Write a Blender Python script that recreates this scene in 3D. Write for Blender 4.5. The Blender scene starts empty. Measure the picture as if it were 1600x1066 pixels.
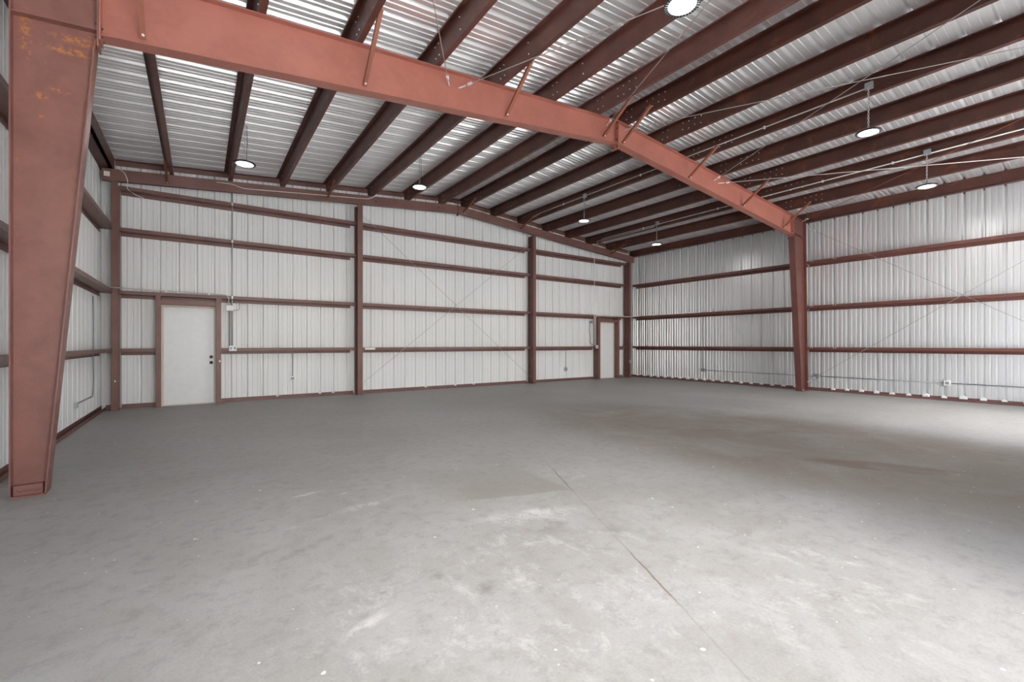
import bpy, bmesh, math, random
from mathutils import Vector, Matrix
random.seed(7)
S = bpy.context.scene
COL = S.collection
PI = math.pi

# ------------------------------------------------------------------ building dimensions (metres, camera stands at x=0 y=0)
XL, XR = -1.55, 13.66          # side wall sheets
YB, YF = 11.50, -0.90          # back and front wall sheets
GD = 11.30                     # inner face of the back wall girts
GL, GR = -1.35, 13.46          # inner faces of the side wall girts
XRIDGE = 5.95
SL = 1.0 / 12.0
ZRAF = 5.155                    # top of rafters at the ridge
PD = 0.27                      # purlin depth
YA = 11.16                     # front face of the end wall columns and end rafters
YW = 5.375                     # web plane of the rigid frame
G1, G2, G3, G4 = 4.292, 3.492, 2.285, 1.171
PITCH = 0.3045
def zraf(x): return ZRAF - SL * abs(x - XRIDGE)
def zroof(x): return zraf(x) + PD

# ------------------------------------------------------------------ materials
def nt(name):
    m = bpy.data.materials.new(name); m.use_nodes = True
    n = m.node_tree; b = n.nodes['Principled BSDF']
    return m, n, b
def nd(n, t, **kw):
    x = n.nodes.new(t)
    for k, v in kw.items():
        if k in x.inputs: x.inputs[k].default_value = v
        else: setattr(x, k, v)
    return x
def mth(n, op, a, b=None, clamp=False):
    x = n.nodes.new('ShaderNodeMath'); x.operation = op; x.use_clamp = clamp
    for i, v in enumerate((a, b)):
        if v is None: continue
        if isinstance(v, (int, float)): x.inputs[i].default_value = v
        else: n.links.new(v, x.inputs[i])
    return x.outputs[0]
def ramp(n, src, lo, hi, a=0.0, b=1.0):
    x = n.nodes.new('ShaderNodeMapRange'); x.interpolation_type = 'SMOOTHSTEP'
    n.links.new(src, x.inputs[0])
    x.inputs[1].default_value = lo; x.inputs[2].default_value = hi
    x.inputs[3].default_value = a; x.inputs[4].default_value = b
    return x.outputs[0]
def mixc(n, f, a, b, blend='MIX'):
    x = n.nodes.new('ShaderNodeMix'); x.data_type = 'RGBA'; x.blend_type = blend
    for i, v in ((0, f), (6, a), (7, b)):
        if isinstance(v, (int, float)): x.inputs[i].default_value = v
        elif isinstance(v, tuple): x.inputs[i].default_value = v
        else: n.links.new(v, x.inputs[i])
    return x.outputs[2]
def pos(n):
    g = n.nodes.new('ShaderNodeNewGeometry'); return g.outputs['Position']
def noise(n, vec, scale, detail=3, rough=0.5, dist=0.0):
    x = nd(n, 'ShaderNodeTexNoise', Scale=scale, Detail=detail, Roughness=rough, Distortion=dist)
    n.links.new(vec, x.inputs['Vector']); return x.outputs['Fac']
def scaled(n, vec, s, loc=(0, 0, 0)):
    x = n.nodes.new('ShaderNodeMapping'); x.inputs['Scale'].default_value = s; x.inputs['Location'].default_value = loc
    n.links.new(vec, x.inputs['Vector']); return x.outputs[0]
def bump(n, b, h, dist, strength=0.5):
    x = nd(n, 'ShaderNodeBump', Strength=strength, Distance=dist)
    n.links.new(h, x.inputs['Height']); n.links.new(x.outputs[0], b.inputs['Normal'])

def simple(name, rgb, rough=0.5, metal=0.0, emit=None):
    m, n, b = nt(name)
    p = pos(n)
    f = noise(n, p, 9.0, 3)
    c = mixc(n, f, tuple(v * 0.93 for v in rgb) + (1,), tuple(min(1, v * 1.05) for v in rgb) + (1,))
    n.links.new(c, b.inputs['Base Color'])
    b.inputs['Roughness'].default_value = rough; b.inputs['Metallic'].default_value = metal
    if emit:
        b.inputs['Emission Color'].default_value = emit[0] + (1,); b.inputs['Emission Strength'].default_value = emit[1]
    return m

def primer(name, dark, light, rust=0.0, rough=0.5, patches=()):
    m, n, b = nt(name)
    p = pos(n)
    f = noise(n, p, 2.3, 4, 0.6, 0.4)
    f2 = noise(n, p, 14.0, 3, 0.6)
    c = mixc(n, ramp(n, f, 0.3, 0.72), dark + (1,), light + (1,))
    c = mixc(n, ramp(n, f2, 0.35, 0.8, 0.0, 0.22), c, tuple(v * 1.25 for v in light) + (1,))
    if rust > 0:
        r1 = noise(n, p, 3.1, 5, 0.68, 0.8)
        c = mixc(n, ramp(n, r1, 0.60 - rust * 0.12, 0.80), c, (0.20, 0.066, 0.022, 1))
    for (x, y, z, rx, ry, rz, lo, scale) in patches:          # bare spots where the paint has rusted through
        q = scaled(n, p, (1 / rx, 1 / ry, 1 / rz), (-x / rx, -y / ry, -z / rz))
        ln = n.nodes.new('ShaderNodeVectorMath'); ln.operation = 'LENGTH'; n.links.new(q, ln.inputs[0])
        fall = ramp(n, ln.outputs[1], 1.0, 0.35)
        nn = noise(n, p, scale, 5, 0.7)
        k = mth(n, 'MULTIPLY', fall, ramp(n, nn, lo, lo + 0.14), True)
        c = mixc(n, k, c, (0.44, 0.165, 0.045, 1))
    n.links.new(c, b.inputs['Base Color'])
    rr = ramp(n, f2, 0.2, 0.9, rough - 0.07, rough + 0.12)
    n.links.new(rr, b.inputs['Roughness'])
    bump(n, b, noise(n, p, 60.0, 2), 0.002, 0.25)
    return m

M = {}
FP = [(-1.19, 5.37, 3.85, .05, .2, .30, .47, 26), (-.93, 5.37, 3.80, .22, .2, .05, .46, 30), (-.86, 5.37, 3.905, .24, .2, .05, .44, 24),
      (-1.10, 5.37, 3.36, .05, .2, .05, .46, 30), (-1.09, 5.37, 3.18, .035, .2, .035, .44, 34), (-1.00, 5.37, 3.43, .10, .2, .035, .50, 40),
      (-.77, 5.37, 3.55, .05, .2, .12, .50, 30), (-1.0, 5.37, 3.6, .3, .2, .5, .64, 12), (-1.24, 5.3, 2.6, .03, .2, .6, .55, 18)]
M['frame'] = primer('red_primer_column', (0.185, 0.078, 0.063), (0.245, 0.104, 0.084), 0.0, 0.42, FP)
M['rafter'] = primer('red_primer_rafter', (0.340, 0.122, 0.088), (0.400, 0.148, 0.108), 0.0, 0.42)
M['girt'] = primer('red_primer_girt', (0.152, 0.072, 0.060), (0.198, 0.096, 0.081), 0.05, 0.42)
M['purlin_lit'] = primer('red_primer_purlin_lit', (0.092, 0.034, 0.026), (0.138, 0.052, 0.040), 0.35, 0.46)  # lighter copy of the purlin primer, floor light painted into its colour
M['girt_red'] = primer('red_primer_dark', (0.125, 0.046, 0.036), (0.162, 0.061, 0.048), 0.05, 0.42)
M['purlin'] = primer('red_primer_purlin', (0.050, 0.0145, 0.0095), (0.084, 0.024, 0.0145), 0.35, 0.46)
M['brace'] = primer('rusty_primer_brace', (0.22, 0.075, 0.045), (0.30, 0.105, 0.06), 0.5, 0.55)
M['rustbrace'] = primer('rust_brace', (0.12, 0.045, 0.02), (0.24, 0.085, 0.025), 1.0, 0.7)
M['white'] = simple('white_paint', (0.78, 0.79, 0.80), 0.38)
M['doorframe'] = simple('raw_door_frame', (0.74, 0.64, 0.52), 0.5)
M['plastic'] = simple('white_plastic', (0.82, 0.82, 0.80), 0.35)
M['foam'] = simple('white_foam', (0.86, 0.86, 0.86), 0.8)
M['black'] = simple('black_metal', (0.012, 0.012, 0.013), 0.4)
M['emt'] = simple('conduit_zinc', (0.50, 0.49, 0.47), 0.4, 0.4)
M['greyemt'] = simple('conduit_grey', (0.28, 0.30, 0.32), 0.45, 0.3)
M['box'] = simple('galvanised_box', (0.42, 0.45, 0.46), 0.4, 0.7)
M['bolt'] = simple('zinc_bolt', (0.80, 0.80, 0.80), 0.4, 0.2)
M['darkbolt'] = simple('dark_bolt', (0.05, 0.045, 0.045), 0.5, 0.4)
M['rod'] = simple('brace_rod_steel', (0.42, 0.38, 0.36), 0.45, 0.4)
M['greyrod'] = simple('wall_brace_steel', (0.42, 0.41, 0.40), 0.4, 0.4)
M['lens'] = simple('lamp_lens', (0.95, 0.95, 0.93), 0.4, 0.0, ((1.0, 0.98, 0.94), 3.5))
M['lampbody'] = simple('lamp_body', (0.02, 0.02, 0.022), 0.45, 0.2)
M['card'] = simple('paper_card', (0.80, 0.78, 0.72), 0.8)
M['pencil'] = simple('marker_ink', (0.07, 0.02, 0.02), 0.7)

def sheet(name, rgb, rough, metal, streak):
    m, n, b = nt(name)
    p = pos(n)
    f = noise(n, scaled(n, p, streak), 1.0, 1, 0.5)
    c = mixc(n, ramp(n, f, 0.3, 0.7), tuple(v * 0.96 for v in rgb) + (1,), tuple(min(1, v * 1.02) for v in rgb) + (1,))
    n.links.new(c, b.inputs['Base Color'])
    b.inputs['Roughness'].default_value = rough
    b.inputs['Metallic'].default_value = metal
    return m
M['wall'] = sheet('wall_sheet_backer', (0.80, 0.805, 0.802), 0.42, 0.0, (0.8, 0.8, 0.3))
M['sidewall'] = sheet('wall_sheet_galvalume', (0.78, 0.785, 0.79), 0.34, 0.55, (0.8, 0.8, 0.3))
M['roof'] = sheet('roof_sheet_galvalume', (0.84, 0.84, 0.845), 0.32, 0.65, (0.3, 0.8, 1))

def concrete():
    m, n, b = nt('concrete_slab')
    p = pos(n)
    big = noise(n, p, 0.45, 4, 0.55, 0.5)
    mid = noise(n, p, 1.7, 7, 0.68, 0.8)
    fine = noise(n, p, 9.0, 6, 0.75)
    grit = noise(n, p, 75.0, 3, 0.7)
    c = mixc(n, ramp(n, big, 0.30, 0.72), (0.282, 0.274, 0.258, 1), (0.336, 0.331, 0.318, 1))
    c = mixc(n, ramp(n, mid, 0.40, 0.66, 0.0, 0.60), c, (0.375, 0.372, 0.365, 1))
    c = mixc(n, ramp(n, fine, 0.46, 0.70, 0.0, 0.50), c, (0.205, 0.199, 0.188, 1))
    c = mixc(n, ramp(n, grit, 0.50, 0.80, 0.0, 0.35), c, (0.175, 0.170, 0.162, 1))
    c = mixc(n, ramp(n, grit, 0.50, 0.22, 0.0, 0.25), c, (0.45, 0.445, 0.435, 1))
    sx = n.nodes.new('ShaderNodeSeparateXYZ'); n.links.new(p, sx.inputs[0])
    X, Y = sx.outputs[0], sx.outputs[1]
    def ell(cx, cy, rx, ry, ang=0.0, soft=0.3):
        ca, sa = math.cos(ang), math.sin(ang)
        dx = mth(n, 'SUBTRACT', X, cx); dy = mth(n, 'SUBTRACT', Y, cy)
        a = mth(n, 'ADD', mth(n, 'MULTIPLY', dx, ca / rx), mth(n, 'MULTIPLY', dy, sa / rx))
        d = mth(n, 'ADD', mth(n, 'MULTIPLY', dx, -sa / ry), mth(n, 'MULTIPLY', dy, ca / ry))
        r = mth(n, 'SQRT', mth(n, 'ADD', mth(n, 'MULTIPLY', a, a), mth(n, 'MULTIPLY', d, d)))
        return ramp(n, r, 1.0, soft)
    # brown shadow band between the doorways, painted into the slab colour, broken up
    band_shade = mth(n, 'MULTIPLY', ell(6.3, 2.6, 2.5, 5.6, 0.05, 0.55), ramp(n, noise(n, p, 0.8, 5, 0.65, 0.8), 0.25, 0.62, 0.35, 1.0), True)
    c = mixc(n, mth(n, 'MULTIPLY', band_shade, 0.85), c, (0.215, 0.172, 0.136, 1))
    st = mth(n, 'MULTIPLY', ell(5.75, 1.55, 0.85, 0.24, 2.1, 0.6), ramp(n, noise(n, p, 2.6, 4), 0.3, 0.6), True)
    c = mixc(n, mth(n, 'MULTIPLY', st, 0.65), c, (0.165, 0.098, 0.070, 1))
    # dark round smudges
    for (cx, cy, rx, ry, k) in ((1.05, 2.22, .07, .05, .45), (1.22, 1.98, .10, .06, .55), (1.42, 1.80, .05, .04, .5), (0.72, 2.20, .14, .06, .25), (1.98, 2.35, .22, .12, .30), (2.35, 2.1, .18, .10, .25), (0.55, 3.0, .30, .05, .25), (0.2, 3.0, .25, .06, .2), (3.4, 1.5, .10, .05, .3), (2.6, .9, .08, .05, .35), (2.95, 1.55, .16, .08, .25)):
        kk = mth(n, 'MULTIPLY', ell(cx, cy, rx, ry, 0.5, 0.2), ramp(n, fine, 0.32, 0.58), True)
        c = mixc(n, mth(n, 'MULTIPLY', kk, k), c, (0.130, 0.125, 0.115, 1))
    # scraped pale patches and whitish residue
    res = noise(n, scaled(n, p, (1.5, 1.0, 1)), 3.4, 12, 0.84, 0.35)
    zone = mth(n, 'MAXIMUM', ell(1.75, 2.25, 1.0, 0.75), mth(n, 'MAXIMUM', ell(1.0, 2.0, 1.3, 0.7), mth(n, 'MAXIMUM', ell(1.6, 1.45, 1.1, 0.5), ell(2.7, 0.95, 1.0, 0.6))))
    k = mth(n, 'MULTIPLY', ramp(n, res, 0.50, 0.66), mth(n, 'ADD', mth(n, 'MULTIPLY', zone, 0.52), 0.10), True)
    c = mixc(n, k, c, (0.52, 0.515, 0.505, 1))
    edge = mth(n, 'MULTIPLY', ell(2.05, 2.62, 0.55, 0.14, -0.33, 0.2), ramp(n, res, 0.42, 0.60), True)
    c = mixc(n, mth(n, 'MULTIPLY', edge, 0.75), c, (0.56, 0.555, 0.545, 1))
    for (cx, cy, rx, ry, ang) in ((1.05, 3.52, .30, .10, .2), (0.62, 3.40, .22, .05, .2), (0.72, 4.05, .22, .05, .2), (1.0, 3.9, .10, .04, .1), (2.95, 3.1, .16, .06, .1), (0.62, 2.02, .20, .06, .4)):
        k = mth(n, 'MULTIPLY', ell(cx, cy, rx, ry, ang, 0.1), ramp(n, noise(n, p, 9.0, 6, .75), 0.44, 0.60), True)
        c = mixc(n, mth(n, 'MULTIPLY', k, 0.75), c, (0.58, 0.575, 0.565, 1))
    # white paint specks, each cell its own size
    for sc_, rmax in ((2.3, 0.030), (5.0, 0.034)):
        vo = n.nodes.new('ShaderNodeTexVoronoi'); vo.voronoi_dimensions = '2D'; vo.inputs['Scale'].default_value = sc_
        dv = n.nodes.new('ShaderNodeVectorMath'); dv.operation = 'ADD'; n.links.new(p, dv.inputs[0])
        nz = nd(n, 'ShaderNodeTexNoise', Scale=40.0, Detail=2.0); n.links.new(p, nz.inputs['Vector'])
        sc2 = n.nodes.new('ShaderNodeVectorMath'); sc2.operation = 'SCALE'; sc2.inputs['Scale'].default_value = 0.014; n.links.new(nz.outputs['Color'], sc2.inputs[0]); n.links.new(sc2.outputs[0], dv.inputs[1])
        n.links.new(dv.outputs[0], vo.inputs['Vector'])
        cs = n.nodes.new('ShaderNodeSeparateColor'); n.links.new(vo.outputs['Color'], cs.inputs[0])
        rad = mth(n, 'MULTIPLY', mth(n, 'POWER', cs.outputs[0], 3.5), rmax)
        k = mth(n, 'LESS_THAN', vo.outputs['Distance'], rad)
        c = mixc(n, mth(n, 'MULTIPLY', k, 0.85), c, (0.66, 0.655, 0.64, 1))
    # darker old pour edge: a slab patch that ends in a straight line
    wob = mth(n, 'MULTIPLY', mth(n, 'SUBTRACT', noise(n, p, 3.0, 4), 0.5), 0.10)
    ln = mth(n, 'ADD', mth(n, 'SUBTRACT', mth(n, 'MULTIPLY', mth(n, 'SUBTRACT', X, 2.58), 0.34), mth(n, 'MULTIPLY', mth(n, 'SUBTRACT', Y, 2.87), -1.0)), wob)
    k = mth(n, 'MULTIPLY', ramp(n, ln, -0.01, 0.03), mth(n, 'MULTIPLY', ramp(n, ln, 1.1, 0.1), mth(n, 'MULTIPLY', ramp(n, X, 1.5, 2.0), ramp(n, X, 2.68, 2.60))), True)
    c = mixc(n, mth(n, 'MULTIPLY', k, 0.55), c, (0.215, 0.192, 0.165, 1))
    # hairline crack running through the slab, brown where dirt has settled
    w2 = mth(n, 'MULTIPLY', mth(n, 'SUBTRACT', noise(n, p, 6.0, 5), 0.5), 0.03)
    d = mth(n, 'ABSOLUTE', mth(n, 'ADD', mth(n, 'ADD', mth(n, 'MULTIPLY', mth(n, 'SUBTRACT', X, 2.0), 0.905), mth(n, 'MULTIPLY', mth(n, 'SUBTRACT', Y, 1.52), -0.425)), w2))
    dirt = mth(n, 'MAXIMUM', mth(n, 'MULTIPLY', ramp(n, Y, 2.78, 3.0), ramp(n, Y, 3.5, 3.3)), mth(n, 'MULTIPLY', ramp(n, Y, 1.25, 1.45), ramp(n, Y, 1.95, 1.65)))
    k = mth(n, 'MULTIPLY', ramp(n, d, 0.009, 0.002), mth(n, 'ADD', mth(n, 'MULTIPLY', dirt, 0.60), 0.18), True)
    k = mth(n, 'MULTIPLY', k, ramp(n, Y, 3.9, 3.5))
    c = mixc(n, k, c, (0.110, 0.078, 0.045, 1))
    n.links.new(c, b.inputs['Base Color'])
    n.links.new(ramp(n, mid, 0.3, 0.75, 0.50, 0.68), b.inputs['Roughness'])
    h = mth(n, 'ADD', mth(n, 'MULTIPLY', fine, 0.6), mth(n, 'MULTIPLY', grit, 0.4))
    bump(n, b, h, 0.004, 0.3)
    return m
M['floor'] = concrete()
M['ground'] = simple('gravel_apron', (0.62, 0.62, 0.61), 0.9)

# ------------------------------------------------------------------ mesh helpers
class MB:
    def __init__(s): s.v = []; s.f = []
    def add(s, vs, fs):
        o = len(s.v); s.v += [Vector(v) for v in vs]; s.f += [[i + o for i in f] for f in fs]; return s
    def box(s, x0, x1, y0, y1, z0, z1):
        x0, x1 = sorted((x0, x1)); y0, y1 = sorted((y0, y1)); z0, z1 = sorted((z0, z1))
        return s.add([(x0, y0, z0), (x1, y0, z0), (x1, y1, z0), (x0, y1, z0), (x0, y0, z1), (x1, y0, z1), (x1, y1, z1), (x0, y1, z1)],
                     [(0, 3, 2, 1), (4, 5, 6, 7), (0, 1, 5, 4), (1, 2, 6, 5), (2, 3, 7, 6), (3, 0, 4, 7)])
    def prism(s, poly, fn, a, b):                     # poly in 2D, fn(u, v, w) -> xyz, extruded from w=a to w=b
        k = len(poly)
        vs = [fn(u, v, a) for u, v in poly] + [fn(u, v, b) for u, v in poly]
        fs = [list(range(k))[::-1], list(range(k, 2 * k))] + [[i, (i + 1) % k, (i + 1) % k + k, i + k] for i in range(k)]
        return s.add(vs, fs)
    def tube(s, pts, r, n=8):
        pts = [Vector(p) for p in pts]; rings = []
        t0 = (pts[1] - pts[0]).normalized()
        up = Vector((0, 0, 1)) if abs(t0.z) < 0.9 else Vector((1, 0, 0))
        u = t0.cross(up).normalized()
        for i, p in enumerate(pts):
            a = pts[max(i - 1, 0)]; c = pts[min(i + 1, len(pts) - 1)]
            t = (c - a).normalized()
            u = (u - t * u.dot(t)).normalized(); w = t.cross(u)
            rings.append([p + (u * math.cos(2 * PI * j / n) + w * math.sin(2 * PI * j / n)) * r for j in range(n)])
        vs = [v for rg in rings for v in rg]; fs = []
        for i in range(len(pts) - 1):
            for j in range(n): fs.append([i * n + j, i * n + (j + 1) % n, (i + 1) * n + (j + 1) % n, (i + 1) * n + j])
        fs.append(list(range(n))[::-1]); fs.append([(len(pts) - 1) * n + j for j in range(n)])
        return s.add(vs, fs)
    def lathe(s, prof, c, n=24, axis='z'):
        vs = []; fs = []
        for r, h in prof:
            for j in range(n):
                a = 2 * PI * j / n; x, y = r * math.cos(a), r * math.sin(a)
                q = {'z': (x, y, h), 'y': (x, h, y), 'x': (h, x, y)}[axis]
                vs.append((c[0] + q[0], c[1] + q[1], c[2] + q[2]))
        for i in range(len(prof) - 1):
            for j in range(n): fs.append([i * n + j, i * n + (j + 1) % n, (i + 1) * n + (j + 1) % n, (i + 1) * n + j])
        fs.append(list(range(n))[::-1]); fs.append([(len(prof) - 1) * n + j for j in range(n)])
        return s.add(vs, fs)
    def build(s, name, mat, parent=None, smooth=False, bevel=0.0):
        if parent is not None: org = Vector(parent['_org'])
        else:
            lo = Vector([min(v[i] for v in s.v) for i in range(3)]); hi = Vector([max(v[i] for v in s.v) for i in range(3)])
            org = Vector(((lo.x + hi.x) / 2, (lo.y + hi.y) / 2, lo.z))
        me = bpy.data.meshes.new(name)
        me.from_pydata([tuple(v - org) for v in s.v], [], s.f)
        bm = bmesh.new(); bm.from_mesh(me); bmesh.ops.recalc_face_normals(bm, faces=bm.faces); bm.to_mesh(me); bm.free()
        me.materials.append(M[mat] if isinstance(mat, str) else mat)
        if smooth:
            for p in me.polygons: p.use_smooth = True
        o = bpy.data.objects.new(name, me); COL.objects.link(o)
        if parent is not None: o.parent = parent
        else: o.location = org
        o['_org'] = tuple(org)
        if bevel:
            b = o.modifiers.new('edge', 'BEVEL'); b.width = bevel; b.segments = 2; b.limit_method = 'ANGLE'
        if smooth:
            pass
        return o
def tag(o, label, cat, group=None, kind=None):
    o['label'] = label; o['category'] = cat
    if group: o['group'] = group
    if kind: o['kind'] = kind
    return o
def struct(o, label=None):
    o['kind'] = 'structure'
    if label: o['label'] = label
    return o
def empty(name, loc, label, cat, group=None):
    o = bpy.data.objects.new(name, None); COL.objects.link(o); o.location = loc; o['_org'] = tuple(loc)
    o.empty_display_size = 0.1
    return tag(o, label, cat, group)
def thick(poly, t):                                   # an open polyline -> closed outline of thickness t
    L = [Vector((p[0], p[1])) for p in poly]; A = []; B = []
    for i, p in enumerate(L):
        d1 = (L[i] - L[i - 1]).normalized() if i > 0 else None
        d2 = (L[i + 1] - L[i]).normalized() if i < len(L) - 1 else None
        if d1 is None: d1 = d2
        if d2 is None: d2 = d1
        n1 = Vector((-d1.y, d1.x)); n2 = Vector((-d2.y, d2.x)); nn = (n1 + n2)
        nn = nn / max(nn.length_squared / 2, 0.3)
        A.append(p + nn * t / 2); B.append(p - nn * t / 2)
    return [tuple(v) for v in A + B[::-1]]

BOLT = {}
def bolt_mesh(axis, r, h, mat):
    k = (axis, r, h, mat)
    if k not in BOLT:
        b = MB().lathe([(r, -h * 0.1), (r, h * 0.55), (r * 0.55, h * 0.6), (r * 0.55, h)], (0, 0, 0), 6, axis)
        o = b.build('bolt', mat); BOLT[k] = o.data; bpy.data.objects.remove(o)
    return BOLT[k]
def bolt(p, axis, parent, r=0.012, h=0.018, mat='bolt', sign=1):
    o = bpy.data.objects.new('bolt', bolt_mesh(axis, r, h * sign, mat)); COL.objects.link(o)
    o.parent = parent; o.location = Vector(p) - Vector(parent['_org'])
    return o

# ------------------------------------------------------------------ setting
def ribs(a, b, phase):
    """PBR-like profile from a to b: returns [(u, depth)], depth positive = outward"""
    k0 = math.floor((a - phase) / PITCH) - 1; k1 = math.ceil((b - phase) / PITCH) + 1
    pts = []
    for k in range(k0, k1 + 1):
        c = phase + k * PITCH
        pts += [(c - 0.038, 0), (c - 0.013, 0.042), (c + 0.013, 0.042), (c + 0.038, 0)]
        for q in (0.104, 0.201):
            pts += [(c + q - 0.018, 0), (c + q - 0.011, 0.010), (c + q + 0.011, 0.010), (c + q + 0.018, 0)]
    pts = [p for p in pts if a < p[0] < b]
    return [(a, 0)] + pts + [(b, 0)]

def sheet_panel(mb, prof, fn, t=0.0015):
    k = len(prof); vs = []; fs = []
    for (u, d) in prof:
        vs += [fn(u, d, 0), fn(u, d, 1), fn(u, d + t, 0), fn(u, d + t, 1)]
    for i in range(k - 1):
        a, b = 4 * i, 4 * i + 4
        fs += [[a, b, b + 1, a + 1], [a + 2, a + 3, b + 3, b + 2], [a, a + 2, b + 2, b], [a + 1, b + 1, b + 3, a + 3]]
    fs += [[0, 1, 3, 2], [4 * k - 4, 4 * k - 2, 4 * k - 1, 4 * k - 3]]
    mb.add(vs, fs)

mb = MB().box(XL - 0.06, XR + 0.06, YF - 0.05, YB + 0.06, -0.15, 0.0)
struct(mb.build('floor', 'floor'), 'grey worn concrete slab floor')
mb = MB().box(-60, 75, -90, YF - 0.05, -0.2, -0.03)
struct(mb.build('ground', 'ground'), 'pale gravel yard in front of the open doorways')

PH_B, PH_R, PH_L, PH_ROOF = 4.799, 5.085, 5.2, 5.05
mb = MB(); sheet_panel(mb, ribs(XL - 0.03, XR + 0.03, PH_B), lambda u, d, e: (u, YB + d, -0.01 if e == 0 else zroof(u) - 0.002))
struct(mb.build('wall_back', 'wall'), 'pale ribbed metal sheet back wall')
mb = MB(); sheet_panel(mb, ribs(YF, YB, PH_R), lambda u, d, e: (XR + d, u, -0.01 if e == 0 else zroof(XR) - 0.004))
struct(mb.build('wall_right', 'sidewall'), 'pale ribbed metal sheet wall on the right')
mb = MB(); sheet_panel(mb, ribs(YF, YB, PH_L), lambda u, d, e: (XL - d, u, -0.01 if e == 0 else zroof(XL) - 0.004))
struct(mb.build('wall_left', 'wall'), 'pale ribbed metal sheet wall on the left')
# front wall, behind the camera, with the two open vehicle doorways
DOORS = [(-0.55, 3.30), (8.35, 12.15)]; DH = 3.70
mb = MB()
for a, b in ((XL - 0.03, DOORS[0][0]), (DOORS[0][1], DOORS[1][0]), (DOORS[1][1], XR + 0.03)):
    sheet_panel(mb, ribs(a, b, PH_B), lambda u, d, e: (u, YF - d, -0.01 if e == 0 else zroof(u) - 0.002))
for a, b in DOORS:
    sheet_panel(mb, ribs(a, b, PH_B), lambda u, d, e: (u, YF - d, DH if e == 0 else zroof(u) - 0.002))
struct(mb.build('wall_front', 'wall'), 'ribbed metal front wall with two tall doorways')
# roof sheets
mb = MB()
for x0, x1 in ((XL - 0.12, XRIDGE), (XRIDGE, XR + 0.12)):
    sheet_panel(mb, ribs(YF - 0.05, YB + 0.05, PH_ROOF), lambda u, d, e, x0=x0, x1=x1: ((x0 if e == 0 else x1), u, zroof(x0 if e == 0 else x1) + d))
# ridge cap closing the joint
for sg in (-1, 1):
    mb.prism([(XRIDGE, 0.045 + zroof(XRIDGE)), (XRIDGE + sg * 0.16, 0.045 + zroof(XRIDGE + 0.16)), (XRIDGE + sg * 0.16, 0.05 + zroof(XRIDGE + 0.16)), (XRIDGE, 0.052 + zroof(XRIDGE))], lambda u, v, w: (u, w, v), YF - 0.05, YB + 0.05)
struct(mb.build('ceiling', 'roof'), 'silver ribbed metal roof sheets seen from below')
# outer trims that close the rib ends
mb = MB()
mb.box(XL - 0.16, XL - 0.04, YF - 0.08, YB + 0.08, zroof(XL) - 0.25, zroof(XL) + 0.06)
struct(mb.build('trim_1', 'frame'), 'red eave trim outside the left wall')
mb = MB()
mb.box(XR + 0.04, XR + 0.16, YF - 0.08, YB + 0.08, zroof(XR) - 0.25, zroof(XR) + 0.06)
struct(mb.build('trim_2', 'frame'), 'red eave trim outside the right wall')
# rake angles under the roof sheet along the back wall
for nm, x0, x1, lab in (('trim_3', XL + 0.2, XRIDGE, 'red rake angle under the left roof slope'), ('trim_4', XRIDGE, XR - 0.2, 'red rake angle under the right roof slope')):
    mb = MB()
    za, zb = zroof(x0), zroof(x1)
    mb.prism([(x0, za - 0.105), (x1, zb - 0.105), (x1, zb - 0.001), (x0, za - 0.001)], lambda u, v, w: (u, w, v), YB - 0.006, YB - 0.001)
    mb.prism([(x0, za - 0.006), (x1, zb - 0.006), (x1, zb - 0.001), (x0, za - 0.001)], lambda u, v, w: (u, w, v), YB - 0.075, YB - 0.006)
    struct(mb.build(nm, 'girt'), lab)
# base angles
def base_angle(name, segs, fn, lab):
    mb = MB()
    for a, b in segs:
        mb.prism(thick([(0.001, 0.080), (0.001, 0.0005), (0.062, 0.0005), (0.062, 0.045)], 0.004), lambda u, v, w: fn(u, v + 0.003, w), a, b)
    struct(mb.build(name, 'girt'), lab)
base_angle('baseboard_back', [(XL + 0.066, -1.385), (-1.25, -0.73), (0.37, 3.155), (3.315, 8.60), (8.745, 11.59), (12.71, 13.125), (13.265, XR - 0.066)], lambda u, v, w: (w, YB - 0.003 - u, v), 'red base angle along the back wall')
base_angle('baseboard_left', [(YF + 0.05, YB - 0.003)], lambda u, v, w: (XL + 0.003 + u, w, v), 'red base angle along the left wall')
base_angle('baseboard_right', [(YF + 0.05, YB - 0.003)], lambda u, v, w: (XR - 0.003 - u, w, v), 'red base angle along the right wall')

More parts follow.
